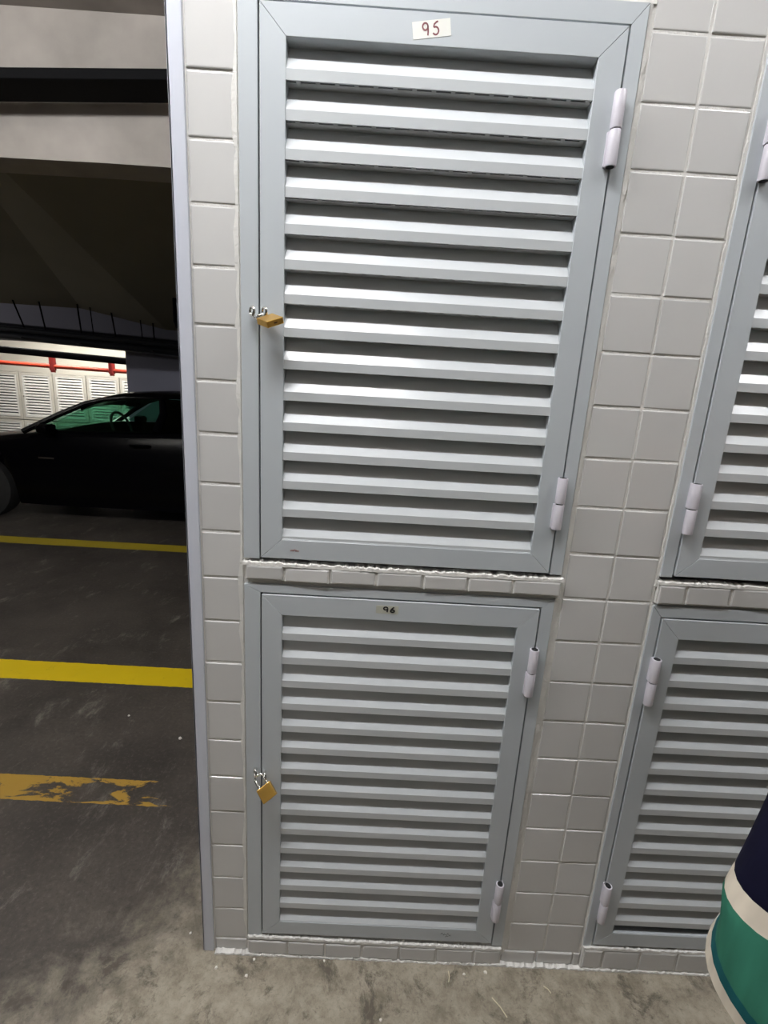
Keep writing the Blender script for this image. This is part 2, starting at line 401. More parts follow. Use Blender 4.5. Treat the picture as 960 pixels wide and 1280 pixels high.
FY, DY = -.0075, -.0095         # frame face, door face
PITCH = .0605
def stroke(m, pts, wd, y, mi):
    """flat pen line on the door face"""
    P = [Vector((a, 0, b)) for a, b in pts]; L_, R_ = [], []
    for i, p in enumerate(P):
        t_ = (P[min(i + 1, len(P) - 1)] - P[max(i - 1, 0)]).normalized(); nn = Vector((-t_.z, 0, t_.x)) * wd / 2
        L_.append(p + nn); R_.append(p - nn)
    for i in range(len(P) - 1):
        q = [L_[i], L_[i + 1], R_[i + 1], R_[i]]
        m.prism([(v.x, y, v.z) for v in q], (0, .0002, 0), mi)
def arc(cx, cy, rx, ry, a0, a1, n=14): return [(cx + rx * math.cos(math.radians(a0 + (a1 - a0) * i / n)), cy + ry * math.sin(math.radians(a0 + (a1 - a0) * i / n))) for i in range(n + 1)]
NINE = arc(.0, .68, .27, .27, 20, 380, 18) + [(.26, .45), (.24, .2), (.20, -.02)]
FIVE = [(.30, .98), (.12, .93), (-.10, .78), (-.16, .60)] + arc(.0, .28, .30, .30, 115, -150, 14)
SIX = [(.22, 1.0), (.0, .75), (-.18, .45), (-.24, .22)] + arc(.02, .24, .25, .23, 170, -190, 18)

def eyelet(m, x, z, yf, yaw, rr=.0070, tr=.0019, out=.0115):
    """threaded eye: a ring standing out of the metal"""
    a = math.radians(yaw); c = Vector((x, yf - out, z)); u = Vector((math.sin(a), -math.cos(a), 0)); v = Vector((0, 0, 1))
    pts = [c + (u * math.cos(2 * PI * k / 20) + v * math.sin(2 * PI * k / 20)) * rr for k in range(21)]
    rings = []
    for k in range(20):
        p = pts[k]; rad = (p - c).normalized(); nrm = u.cross(v)
        rings.append([p + (rad * math.cos(2 * PI * j / 8) + nrm * math.sin(2 * PI * j / 8)) * tr for j in range(8)])
    rings.append(rings[0]); m.loft(rings, caps=False)
    m.tube([(x, yf + .004, z), c - u * rr], .0022, 8)

def make_locker(idx, fx0, fx1, dx0, dx1, z0, z1, fz0, fz1, tstile, label, hinge_side, hinges, num=None, wt=.048, wb=.043):
    t = empty('locker', ((fx0 + fx1) / 2, 0, fz0), label, 'locker')
    inv = Vector(t.location)
    objs = []
    fr = MB(); wl = dx0 - fx0 - .0036; wr = fx1 - dx1 - .0036
    rail(fr, fx0, fx1, fz0, fz1, wl, wr, fz1 - z1 - .0034, 0, FY, .035, bottom=False)
    fr_o = fr.build('frame', M['paint'], bevel=.0007, bseg=1); objs.append((fr_o, t))
    gk = MB(); gy = .0005
    gk.box(dx0 - .0034, dx0 - .0002, gy, gy + .02, z0, z1); gk.box(dx1 + .0002, dx1 + .0034, gy, gy + .02, z0, z1); gk.box(dx0 - .0034, dx1 + .0034, gy, gy + .02, z1 + .0002, z1 + .0032)
    objs.append((gk.build('gap_shade', M['black']), fr_o))  # black strips that paint the shade of the gap round the door
    # carcass behind the door
    cb = MB(); e = .004
    cb.box(fx0 + e, fx0 + e + .006, .036, .50, fz0, fz1 - e); cb.box(fx1 - e - .006, fx1 - e, .036, .50, fz0, fz1 - e)
    cb.box(fx0 + e + .006, fx1 - e - .006, .49, .50, fz0, fz1 - e); cb.box(fx0 + e + .006, fx1 - e - .006, .036, .49, fz0, fz0 + .006)
    cb.box(fx0 + e + .006, fx1 - e - .006, .036, .49, fz1 - .012, fz1 - e)
    objs.append((cb.build('carcass', M['inner']), t))
    dr = MB(); rail(dr, dx0, dx1, z0, z1, tstile, tstile, wt, wb, DY, .026)
    # inner return lip at the foot of the opening
    dr.box(dx0 + tstile, dx1 - tstile, DY + .001, .02, z0 + wb, z0 + wb + .0022)
    door = dr.build('door', M['paint'], bevel=.0007, bseg=1); objs.append((door, t))
    # louvre panel: z-shaped slats in front of a slotted back sheet
    lv = MB(); xa, xb = dx0 + tstile - .004, dx1 - tstile + .004; zo1 = z1 - wt; zo0 = z0 + wb + .0022
    # louvre sheet: lip, slope running up and in, slotted return to the next lip
    k = 0; LF = DY + .0015; lip, ta, th = .0170, .62, .0010
    def sl(y0_, z0_, y1_, z1_, a=xa, b_=xb):
        d_ = Vector((y1_ - y0_, z1_ - z0_)).normalized() * th
        lv.prism([(a, y0_, z0_), (b_, y0_, z0_), (b_, y1_, z1_), (a, y1_, z1_)], (0, d_.y, -d_.x))
    while True:
        zb = zo1 - .0620 - PITCH * k                 # foot of this lip
        zt_ = zb + PITCH if k else zo1 + .004        # foot of the lip above
        if zb + lip < zo0 - .012: break
        zl0 = max(zb, zo0 - .008)
        if zb + lip > zo0 - .002: lv.box(xa, xb, LF, LF + th, zl0, zb + lip)
        dp = (zt_ - zb - lip) * ta
        z_s = zb + lip
        if z_s < zo0 - .006: z_s = zo0 - .006
        sl(LF + (z_s - zb - lip) * ta, z_s, LF + dp, zt_)
        if k:
            lv.box(xa, xb, LF + th, LF + .0035, zt_, zt_ + .0008); lv.box(xa, xb, LF + .0078, LF + dp, zt_, zt_ + .0008)
            x = xa - random.uniform(0, .02)
            while x < xb:
                if x + .008 > xa: lv.box(max(x, xa), min(x + .008, xb), LF + .0035, LF + .0078, zt_, zt_ + .0008)
                x += .034
        else:
            lv.box(xa, xb, .008, LF + dp, zt_, zt_ + .0008)
        k += 1
    lv_o = lv.build('louvre_panel', M['slat']); objs.append((lv_o, door))
    # hinges
    for (hz0, hz1) in hinges:
        hx = dx1 - .0015 if hinge_side == 'R' else dx0 + .0015
        h = MB(); zm = (hz0 + hz1) / 2
        pr = [(.0, 0), (.0072, 0), (.0086, .0012)]
        for a, bb in ((hz0, zm - .0012), (zm + .0012, hz1)):
            h.lathe([(.0060, 0), (.0098, 0), (.0102, .0012), (.0102, bb - a - .0012), (.0098, bb - a), (.0060, bb - a)], (hx, DY - .0075, a), 'Z', 20)
        # leaves folded behind the barrel
        sgn = 1 if hinge_side == 'R' else -1
        h.box(min(hx, hx - sgn * .011), max(hx, hx - sgn * .011), DY - .004, DY + .002, zm + .0015 - (hz1 - hz0) / 2, zm - .0015)
        h.box(min(hx, hx + sgn * .009), max(hx, hx + sgn * .009), DY - .004, DY + .004, zm + .0015, hz1)
        ho = h.build('hinge', M['hinge'], smooth=True); objs.append((ho, t))
        p = MB(); p.lathe([(.0074, 0), (.0074, hz1 - hz0 + .0012)], (hx, DY - .0075, hz0 - .0006), 'Z', 12)
        po = p.build('hinge_pin', M['black']); objs.append((po, ho))
    return t, fr_o, door, objs

def finish(objs):
    # parent every part, keeping the geometry where it was built
    for o, p in objs:
        o.parent = p
    for o, p in objs:
        root = p
        while root.parent: root = root.parent
        if p == root: o.location = -Vector(root.location)

def fit(z_open_top): return z_open_top
# upper left, number 95
tU, frU, doU, ob = make_locker(0, -.809, -.1125, -.7715, -.1425, 1.1495, 2.1400, 1.146, 2.1755, .0455,
    'large upper louvred grey metal locker beside the corner, numbered 95 in red on white paper', 'R', [(1.926, 2.041), (1.252, 1.362)])
n = MB(); cx, cz = -.4785, 2.116; R8 = Matrix.Rotation(math.radians(-8.5), 4, 'Y')
mt = Matrix.Translation((cx, 0, cz)) @ R8
n.box(-.0325, .0325, DY - .0005, DY + .0002, -.0125, .0125, 0, mt)
for G_, ox in ((NINE, -.0105), (FIVE, .0065)):
    pts = []
    for a, b_ in G_:
        p = mt @ Vector((ox + a * .017, 0, -.0085 + b_ * .0185)); pts.append((p.x, p.z))
    stroke(n, pts, .0025, DY - .0008, 1)
ob.append((n.build('number_label', [M['paper'], M['red_ink']]), doU)); ob[-1][0]['label'] = 'white paper label with 95 in red ink'
s = MB(); eyelet(s, -.7600, 1.6470, DY, 40, .0082, .0026, .013); ob.append((s.build('padlock_eye', M['steel'], smooth=True), doU))
s = MB(); eyelet(s, -.7835, 1.6470, FY, 40, .0082, .0026, .014); ob.append((s.build('padlock_eye', M['steel'], smooth=True), frU))
s = MB()
for x, z in ((-.704, 1.1685), (-.698, 1.1695), (-.693, 1.1680)): stroke(s, [(x - .004, z), (x, z + .0012), (x + .004, z)], .0032, DY - .0004, 0)
ob.append((s.build('ink_smudge', M['smudge']), doU)); ob[-1][0]['label'] = 'small red smudge'
finish(ob)
# lower left, number 96
tL, frL, doL, ob = make_locker(1, -.809, -.1185, -.7700, -.1495, .0775, 1.0635, .066, 1.0860, .0455,
    'lower louvred grey metal locker beside the corner, numbered 96 in black on tape', 'R', [(.850, .968), (.172, .292)])
n = MB(); cx, cz = -.490, 1.0425
n.box(cx - .025, cx + .025, DY - .0004, DY + .0002, cz - .0095, cz + .0095)
for G_, ox, sz in ((NINE, -.0075, 1), (SIX, .0075, 1)):
    stroke(n, [(cx + .004 + ox + a * .0165, cz - .0055 + b_ * .0125) for a, b_ in G_], .0034, DY - .0008, 1)
ob.append((n.build('number_label', [M['tape'], M['ink']]), doL)); ob[-1][0]['label'] = 'cream tape label with 96 in black ink'
s = MB(); eyelet(s, -.7600, .5980, DY, 25, .0095, .0021, .0150); ob.append((s.build('padlock_eye', M['steel'], smooth=True), doL))
s = MB(); eyelet(s, -.7830, .6050, FY, 25, .0110, .0021, .0165); ob.append((s.build('padlock_eye', M['steel'], smooth=True), frL))
s = MB()
for k_, (x, z) in enumerate(((-.286, .104), (-.279, .101), (-.270, .103), (-.264, .098), (-.272, .095))):
    stroke(s, [(x - .003, z - .002), (x, z + .003), (x + .003, z - .001)], .0013, DY - .0004, 0)
ob.append((s.build('pen_mark', M['ink']), doL)); ob[-1][0]['label'] = 'small black pen scribble'
finish(ob)
# right hand pair
t3, f3, d3, ob = make_locker(2, .1045, .8000, .1340, .7630, 1.1585, 2.1490, 1.155, 2.1845, .0455,
    'upper right louvred grey metal locker partly cut off by the picture edge', 'L', [(1.920, 2.036), (1.258, 1.366)])
finish(ob)
t4, f4, d4, ob = make_locker(3, .1030, .7985, .1285, .7615, .0895, 1.0560, .080, 1.0860, .0455,
    'lower right louvred grey metal locker behind the person in the striped shirt', 'L', [(.843, .960), (.183, .303)])
finish(ob)
for q in (tU, tL, t3, t4): q['group'] = 'grey louvred lockers in the tiled wall'

# ------------------------------------------------------------------ padlocks
def padlock(label, center, e1, e2, W, H, TH, shackle_len, sr=.0030):
    """e1: from shackle end to key end, e2: across the body"""
    e1 = Vector(e1).normalized(); e2 = Vector(e2); e2 = (e2 - e1 * e2.dot(e1)).normalized(); e3 = e1.cross(e2)
    mt = Matrix((e2, e1, e3)).transposed().to_4x4(); mt.translation = Vector(center)
    t = empty('padlock', center, label, 'padlock', 'brass padlocks on the left lockers')
    m = MB(); m.box(-W / 2, W / 2, -H / 2, H / 2, -TH / 2, TH / 2)
    b_ = m.build('body', M['brass'], t, bevel=.0012)
    m = MB(); m.lathe([(.0001, H / 2 - .001), (.0048, H / 2 - .001), (.0048, H / 2 + .0003), (.0001, H / 2 + .0003)], (0, 0, 0), 'Y', 16)
    k1 = m.build('key_cylinder', M['brass'], b_)
    m = MB(); m.box(-.0035, .0035, H / 2, H / 2 + .0006, -.0008, .0008); k2 = m.build('keyhole', M['black'], b_)
    m = MB(); r_ = W * .30
    pts = [(-r_, -H / 2 + .004, 0), (-r_, -H / 2 - shackle_len + r_, 0)]
    pts += [(-r_ * math.cos(a), -H / 2 - shackle_len + r_ - r_ * math.sin(a), 0) for a in [PI * k / 12 for k in range(1, 12)]]
    pts += [(r_, -H / 2 - shackle_len + r_, 0), (r_, -H / 2 + .004, 0)]
    m.tube(pts, sr, 10); sh = m.build('shackle', M['steel'], t, smooth=True)
    t.matrix_world = mt
    return t
u = Vector((1, -.10, .06)).normalized(); v = Vector((.02, -.90, -.43)).normalized()
padlock('brass padlock sticking out sideways from the upper locker numbered 95', (-.7450, -.0400, 1.6300), u + v * .95, u - v * .95, .036, .036, .012, .027, .0028)
u = Vector((1, -.08, 0)).normalized(); v = Vector((.05, -.62, -.80)).normalized()
padlock('brass padlock hanging aslant from the lower locker numbered 96', (-.7500, -.0435, .5690), u * .80 + v, u - v * .8, .036, .034, .013, .028, .0029)

# ------------------------------------------------------------------ lamps
def lamp(label, loc, length, yaw, tube_mat, group='fluorescent battens under the garage ceiling', drop=0.0):
    t = empty('fluorescent_lamp', loc, label, 'lamp', group); t.rotation_euler = (0, 0, yaw)
    m = MB(); m.box(-length / 2 - .03, length / 2 + .03, -.035, .035, .04, .085); h = m.build('housing', M['white'], t, bevel=.004)
    for s_ in (-1, 1):
        m = MB(); m.box(s_ * (length / 2 + .018) - .010, s_ * (length / 2 + .018) + .010, -.018, .018, -.018, .045); m.build('lamp_holder', M['white'], t)
        m = MB(); m.tube([(s_ * length * .35, 0, .08), (s_ * length * .35, 0, .08 + drop)], .004, 6); m.build('hanger_rod', M['chrome'], t)
    m = MB(); m.lathe([(.014, -length / 2), (.014, length / 2)], (0, 0, 0), 'X', 12); m.build('tube', tube_mat, t, smooth=True)
    return t
lamp('fluorescent batten above the left lockers, out of the picture', (-1.05, -.62, 3.12), 1.2, math.radians(-6), M['tube'], drop=.07)
lamp('fluorescent batten over the drive left of the lockers, out of the picture', (-4.4, .50, 3.13), 1.2, 0, M['tube_drive'], drop=.06)
lamp('added fill batten over the left end of the locker row, out of the picture', (-2.75, -.62, 3.12), 1.2, 0, M['tube'], drop=.07)  # added tube, lengthens the row so the wall light falls off less
lamp('added fill batten over the right hand lockers, out of the picture', (1.10, -.62, 3.12), 1.2, 0, M['tube_fill_side'], drop=.07)  # added tube on the right, evens the wall brightness from top down
lamp('added fill batten further right along the locker corridor', (2.6, -1.4, 3.06), 1.2, 0, M['tube_fill'], drop=.13)  # unseen tube added as dim corridor fill
lamp('added fill batten behind the camera by the back wall', (-1.2, -3.4, 3.06), 1.2, 0, M['tube_fill'], drop=.13)  # unseen tube added for ambient fill from behind
lamp('added fill batten low under the ramp left of the parked car', (-9.0, 4.2, 2.15), 1.2, PI / 2, M['tube_fill_low'], drop=1.04)  # unseen tube added to brighten the lintel of the dividing wall
lamp('fluorescent batten in the locker room beyond the car', (-7.6, 8.9, 2.95), 1.2, 0, M['tube_far'], drop=.24)
lamp('fluorescent batten by the side wall of the room beyond the car', (-5.0, 8.9, 2.95), 1.2, 0, M['tube_far'], drop=.24)

# ------------------------------------------------------------------ services overhead
m = MB(); P0, P1 = (-6.5, 0), (4.5, 0)
def duct(xa, za0, za1, xb, zb0, zb1, y0, y1):
    m.loft([[(xa, y0, za0), (xa, y0, za1), (xa, y1, za1), (xa, y1, za0)], [(xb, y0, zb0), (xb, y0, zb1), (xb, y1, zb1), (xb, y1, zb0)]])
sl = .05
duct(-6.2, 2.835 - .05 * 3.8, 2.880 - .05 * 3.8, 2.5, 2.875 + .05 * 4.1, 2.92 + .05 * 4.1, 1.65, 1.84)
tag(m.build('cable_tray', M['duct'], bevel=.004), 'long flat black cable tray running along the face of the concrete beam', 'tray')
# rack of dark pipes in front of the blue-grey wall, hung on rods
t = empty('pipe_rack', (-4.5, 5.95, 2.2), 'rack of dark pipes hung on thin rods in front of the blue-grey wall', 'pipes')
def part(mb, name, mt_, par, **k):
    o = mb.build(name, mt_, par, **k)
    r_ = par; off = Vector((0, 0, 0))
    while r_: off += Vector(r_.location); r_ = r_.parent
    o.location = -off; return o
for k_, (yy, dz, rr) in enumerate(((5.80, .0, .035), (5.92, .03, .045), (5.86, -.085, .05), (6.04, .045, .04), (6.02, -.06, .045), (6.14, -.02, .05))):
    m = MB(); m.tube([(-7.5, yy, 2.135 + dz), (-5.9, yy, 2.085 + dz), (-3.3, yy, 1.985 + dz), (-1.2, yy, 1.93 + dz)], rr, 14); part(m, 'pipe', M['pipe_dark'], t, smooth=True)
for k_, (xb_, xt_) in enumerate(((-5.42, -5.60), (-5.14, -5.22), (-4.66, -4.70), (-4.50, -4.53), (-4.20, -4.27), (-3.84, -3.88), (-3.68, -3.71))):
    zb_ = 2.17 - (xb_ + 5.9) * .0385 - .06
    m = MB(); m.tube([(xb_, 5.86, zb_), (xt_, 5.86, 2.62)], .010 if k_ not in (3, 5) else .007, 8); part(m, 'hanger_rod', M['duct'], t)
for xb_ in (-5.42, -4.66, -3.68):
    zb_ = 2.17 - (xb_ + 5.9) * .0385 - .13
    m = MB(); m.box(xb_ - .02, xb_ + .02, 5.74, 6.20, zb_ - .06, zb_ - .045); part(m, 'bracket', M['pipe_dark'], t)
m = MB(); m.tube([(-3.02, 5.0, 2.455), (-3.02, 5.0, 2.20), (-3.00, 5.0, 2.15), (-2.95, 5.0, 2.13), (-1.6, 5.0, 2.11)], .030, 12)
tag(m.build('drain_pipe', M['duct'], smooth=True), 'black pipe bending to the right under the ramp near the tiled corner', 'pipe')
m = MB(); m.tube([(-9.6, 8.0, 1.99), (-7.45, 8.0, 1.90), (-5.15, 8.0, 1.82), (-2.2, 8.0, 1.78)], .060, 14)
tag(m.build('water_pipe', M['duct'], smooth=True), 'thick black pipe above the red pipe in the bright room beyond', 'pipe')
t = empty('fire_pipe', (-7, 9.2, 1.7), 'red fire main running over the distant cream lockers', 'pipe')
m = MB(); m.tube([(-10.5, 9.2, 1.73), (-8.35, 9.2, 1.695), (-5.9, 9.2, 1.66), (-2.2, 9.2, 1.62)], .042, 14); part(m, 'main_pipe', M['red_pipe'], t, smooth=True)
for x in (-7.32, -6.12):
    m = MB(); m.tube([(x, 9.2, 1.60), (x, 9.2, 1.90)], .062, 12); m.tube([(x, 9.2, 1.60), (x, 9.2, 1.56)], .045, 12); part(m, 'riser_pipe', M['dark_red'], t, smooth=True)

# ------------------------------------------------------------------ distant cream lockers
def far_locker(z0, z1, n_s):
    t = empty('louvred_locker', (0, 0, z0), '', 'locker', 'cream louvred lockers in the room beyond the car')
    W = .77
    m = MB(); rail(m, -W / 2 + .01, W / 2 - .01, 0, z1 - z0, .055, .055, .055, .055, -.02, .10); m.build('frame', M['cream'], t)
    m = MB(); m.box(-W / 2 + .01, W / 2 - .01, .10, .48, 0, z1 - z0); m.build('carcass', M['inner'], t)  # coloured dark to put shade into the gaps between the slats
    dmb = MB(); rail(dmb, -W / 2 + .070, W / 2 - .070, .060, z1 - z0 - .060, .035, .035, .03, .03, -.028, .02); dd = dmb.build('door', M['far_louvre'], t)
    l = MB(); h = z1 - z0 - .18; p = h / n_s
    for k in range(n_s):
        zb = .09 + k * p
        l.loft([[(x, y, z) for y, z in ((-.024, zb), (-.024, zb + p * .28), (.004, zb + p * .72), (.008, zb + p * .68), (-.018, zb + p * .02))] for x in (-W / 2 + .10, W / 2 - .10)])
    l.build('louvre_panel', M['far_louvre'], dd)
    k = MB(); k.lathe([(.012, -.05), (.012, -.028)], (-W / 2 + .085, 0, (z1 - z0) * .5), 'Y', 8); k.build('lock', M['steel'], dd)
    return t
up = far_locker(.46, 1.53, 14); lo = far_locker(-.52, .44, 13)
xs = [-9.37 + .77 * k for k in range(6)]
words = ['at the left picture edge', 'second from the left', 'third from the left, above the car bonnet', 'fourth from the left, above the windscreen', 'over the car roof beside the blue-grey wall', 'behind the blue-grey wall']
for k, x in enumerate(xs):
    for src, nm in ((up, 'upper'), (lo, 'lower')):
        o = src if k == 0 else copy_tree(src)
        o.location = (x, 10.5, src.location.z)
        o['label'] = '%s distant cream louvred locker %s' % (nm, words[k])
m = MB(); m.box(-9.77, -5.12, 10.48, 11.0, 1.535, 1.57); tag(m.build('shelf_cap', M['cream']), 'cream ledge capping the distant louvred lockers', 'ledge')

# ------------------------------------------------------------------ car
car = empty('car', (-3.15, 4.78, 0), 'black sedan parked sideways in the dark bay behind the yellow lines', 'car')
CX, CY = -3.15, 4.78
def cpart(mb, name, mt_, par=car, **k): return part(mb, name, mt_, par, **k)
FWX, RWX, WR = -4.68, -1.98, .325
def lerp(tab, x):
    for (a, va), (b_, vb) in zip(tab, tab[1:]):
        if a <= x <= b_: 
            f = (x - a) / (b_ - a); return va + (vb - va) * f
    return tab[0][1] if x < tab[0][0] else tab[-1][1]
top_t = [(-5.50, .60), (-5.42, .68), (-5.2, .76), (-4.9, .815), (-4.5, .870), (-4.15, .920), (-3.90, .965), (-3.0, .995), (-2.2, 1.03), (-1.6, 1.04), (-1.1, 1.03), (-.95, .98), (-.88, .80)]
hw_t = [(-5.50, .55), (-5.40, .72), (-5.2, .80), (-4.9, .855), (-4.4, .88), (-2.0, .88), (-1.3, .85), (-1.0, .78), (-.88, .68)]
sill_t = [(-5.50, .32), (-5.3, .22), (-5.0, .19), (-4.0, .175), (-2.2, .175), (-1.3, .22), (-.88, .38)]
xs = sorted(set([round(-5.50 + i * (4.62 / 66), 3) for i in range(67)] + [round(c + .39 * math.cos(a), 3) for c in (FWX, RWX) for a in [PI * k / 14 for k in range(15)]]))
rings = []
for x in xs:
    hw, tz, sz = lerp(hw_t, x), lerp(top_t, x), lerp(sill_t, x); az = sz
    for c in (FWX, RWX):
        q = .385 ** 2 - (x - c) ** 2
        if q > 0: az = max(az, WR + math.sqrt(q) * .98)
    az = min(az, tz - .10); mid = max(.55, az + .02)
    mid = min(mid, tz - .07); 
    half = [(0, sz), (hw - .22, sz), (hw - .22, az), (hw - .03, az), (hw, max(az + .01, .34) if az < .34 else az + .01), (hw + .012, mid), (hw - .004, tz - .065), (hw - .045, tz - .018), (hw - .13, tz)] + ([(hw - .17, .62), (0, .60)] if -3.80 < x < -1.4 else [(hw * .5, tz + .022), (0, tz + .03)])
    ring = [(x, CY - y, z) for y, z in half] + [(x, CY + y, z) for y, z in half[-2:0:-1]]
    rings.append(ring)
m = MB(); m.loft(rings); body = cpart(m, 'body', M['car'], smooth=True)
# greenhouse
roof_z = [(-3.74, 1.205), (-3.62, 1.268), (-3.5, 1.315), (-3.3, 1.360), (-3.0, 1.385), (-2.6, 1.388), (-2.2, 1.372), (-1.9, 1.335), (-1.72, 1.29)]
def rw(x): return lerp([(-3.62, .60), (-3.2, .625), (-2.4, .625), (-1.72, .585)], x)
rr_ = []
for i in range(20):
    x = -3.72 + 2.0 * i / 19; z = lerp(roof_z, x); wv = rw(x)
    half = [(wv, z - .055), (wv + .012, z - .035), (wv - .01, z - .012), (wv - .09, z + .004), (wv * .5, z + .020), (0, z + .026)]
    lowr = [(0, z - .012), (wv * .6, z - .022), (wv - .05, z - .050)]
    pr = [(x, CY - y, zz) for y, zz in half] + [(x, CY + y, zz) for y, zz in half[-2::-1]] + [(x, CY + y, zz) for y, zz in lowr[::-1]] + [(x, CY - y, zz) for y, zz in lowr[1:]]
    rr_.append(pr)
m = MB(); m.loft(rr_); cpart(m, 'roof', M['car'], smooth=True)
for s_ in (-1, 1):
    def gp(x, z):      # a point on the leaning side of the greenhouse
        f = (z - 1.0) / .33; return (x, CY + s_ * (.835 + (.615 - .835) * f), z)
    def pillar(pts, r_): 
        mm = MB(); mm.tube([gp(*p) for p in pts], r_, 8); return cpart(mm, 'pillar', M['car'], smooth=True)
    pillar([(-4.16, .935), (-3.86, 1.115), (-3.62, 1.240), (-3.45, 1.290), (-3.2, 1.326), (-2.85, 1.338)], [.028, .028, .026, .022, .018, .014])
    pillar([(-2.83, .99), (-2.80, 1.18), (-2.86, 1.345)], [.045, .040, .03])
    pillar([(-1.30, 1.0), (-1.50, 1.16), (-1.74, 1.29)], [.09, .075, .045])
    def pane(pts, mt_, nm='side_window'):
        mm = MB(); P = [Vector(gp(*p)) for p in pts]; mm.prism([p for p in P], (0, -s_ * .004, 0)); return cpart(mm, nm, mt_)
    pane([(-4.00, .965), (-2.83, .99), (-2.86, 1.325), (-3.30, 1.315), (-3.55, 1.24)], M['glass'])
    pane([(-2.80, 1.01), (-1.52, 1.03), (-1.80, 1.27), (-2.2, 1.325), (-2.83, 1.330)], M['dark_glass'])
    m = MB(); m.tube([gp(-4.02, .995), gp(-3.84, 1.115), gp(-3.56, 1.255), gp(-3.30, 1.328), gp(-2.8, 1.345), gp(-2.2, 1.335), gp(-1.85, 1.29), gp(-1.5, 1.12)], .006, 6); cpart(m, 'chrome_strip', M['chrome'], smooth=True)
    # mirror, handles
    m = MB(); yy = CY + s_ * .95
    m.loft([[(x, yy + s_ * a * .09, .985 + b_ * .050) for a, b_ in ((-.9, -.7), (0, -1), (.9, -.6), (1, .5), (.3, 1), (-.8, .8))] for x in (-3.92, -3.87, -3.82)]); m.box(-3.89, -3.84, min(CY + s_ * .82, yy), max(CY + s_ * .82, yy), .955, .98)
    cpart(m, 'wing_mirror', M['car'], smooth=True, bevel=.01)
    for hx in (-2.98, -1.95):
        m = MB(); m.tube([(hx - .10, CY + s_ * .885, .855), (hx - .08, CY + s_ * .915, .86), (hx + .08, CY + s_ * .915, .865), (hx + .10, CY + s_ * .885, .86)], .011, 8); cpart(m, 'door_handle', M['car'], smooth=True)
    m = MB(); m.box(-4.02, -3.86, CY + s_ * .892 - .006, CY + s_ * .892 + .006, .672, .690); cpart(m, 'side_badge', M['chrome'])
    m = MB(); m.box(-5.44, -5.18, CY + s_ * .62 - .13, CY + s_ * .62 + .13, .60, .70); cpart(m, 'headlamp', M['chrome'], bevel=.02)
    for wx in (FWX, RWX):
        yc = CY + s_ * .785
        m = MB(); m.lathe([(.20, -.10), (.285, -.105), (.318, -.09), (.325, -.05), (.325, .05), (.318, .09), (.285, .105), (.20, .10)], (wx, yc, WR), 'Y', 40)
        wh = cpart(m, 'wheel', M['rubber'], smooth=True)
        m = MB(); m.lathe([(.213, -s_ * .085), (.215, s_ * .086), (.200, s_ * .088), (.190, s_ * .035), (.05, s_ * .025)], (wx, yc, WR), 'Y', 32)
        for k in range(7):
            a = 2 * PI * k / 7; c_, s2 = math.cos(a), math.sin(a); yo = yc + s_ * .075
            q = [(.03, -.030), (.205, -.018), (.205, .018), (.03, .030)]
            m.prism([(wx + u_ * c_ - v_ * s2, yo, WR + u_ * s2 + v_ * c_) for u_, v_ in q], (0, -s_ * .03, 0))
        m.lathe([(.055, -.012), (.050, .012)], (wx, yc + s_ * .075, WR), 'Y', 16)
        o = m.build('rim', M['rim'], wh); 
m = MB(); m.prism([(-4.18, CY - .74, .935), (-4.18, CY + .74, .935), (-3.56, CY + .58, 1.285), (-3.56, CY - .58, 1.285)], (.004, 0, .006)); cpart(m, 'windscreen', M['glass'])
m = MB(); m.prism([(-1.22, CY - .70, 1.03), (-1.22, CY + .70, 1.03), (-1.74, CY + .56, 1.285), (-1.74, CY - .56, 1.285)], (-.004, 0, .006)); cpart(m, 'rear_window', M['dark_glass'])
for yy in (CY - .38, CY + .38):
    m = MB(); rg = []
    for z, xx, ww, dd_ in ((1.035, -2.90, .24, .07), (1.12, -2.86, .25, .07), (1.17, -2.84, .20, .06), (1.19, -2.83, .12, .045), (1.21, -2.83, .12, .045), (1.25, -2.82, .13, .05), (1.29, -2.82, .10, .04)):
        rg.append([(xx + dd_ * math.cos(a), yy + ww * math.sin(a), z) for a in [2 * PI * k / 12 for k in range(12)]])
    m.loft(rg); cpart(m, 'seat', M['seat'], smooth=True)
m = MB(); pts = [(-3.42 + .05 * math.cos(a), CY - .38 + .18 * math.cos(a + PI / 2), 1.00 + .16 * math.sin(a + PI / 2)) for a in [2 * PI * k / 24 for k in range(25)]]
pts = [(-3.42 - .06 * math.sin(a), CY - .38 + .18 * math.cos(a), .985 + .165 * math.sin(a)) for a in [2 * PI * k / 24 for k in range(25)]]
m.tube(pts, .014, 8); cpart(m, 'steering_wheel', M['seat'], smooth=True)
m = MB(); m.box(-3.50, -3.44, CY - .12, CY + .12, 1.205, 1.255); cpart(m, 'inner_mirror', M['seat'], bevel=.01)

# ------------------------------------------------------------------ person in the striped shirt
person = empty('person', (.03, -.64, 0), 'person at the right edge in a knit shirt of green, white and navy stripes', 'person')
def skinned(verts, edges, radii, name, mt_, root=0, sub=2):
    me = bpy.data.meshes.new(name); me.from_pydata(verts, edges, []); me.materials.append(mt_)
    o = bpy.data.objects.new(name, me); C.objects.link(o)
    s_ = o.modifiers.new('skin', 'SKIN'); s_.use_smooth_shade = True
    for i, r_ in enumerate(radii):
        rr = r_ if isinstance(r_, tuple) else (r_, r_)
        me.skin_vertices[0].data[i].radius = rr; me.skin_vertices[0].data[i].use_root = (i == root)
    ss = o.modifiers.new('sub', 'SUBSURF'); ss.levels = sub; ss.render_levels = sub
    return o
V_, E_, R_ = [], [], []
def jv(p, r_, par=None):
    V_.append(p); R_.append(r_); i = len(V_) - 1
    if par is not None: E_.append((par, i))
    return i
px, py = .045, -.64
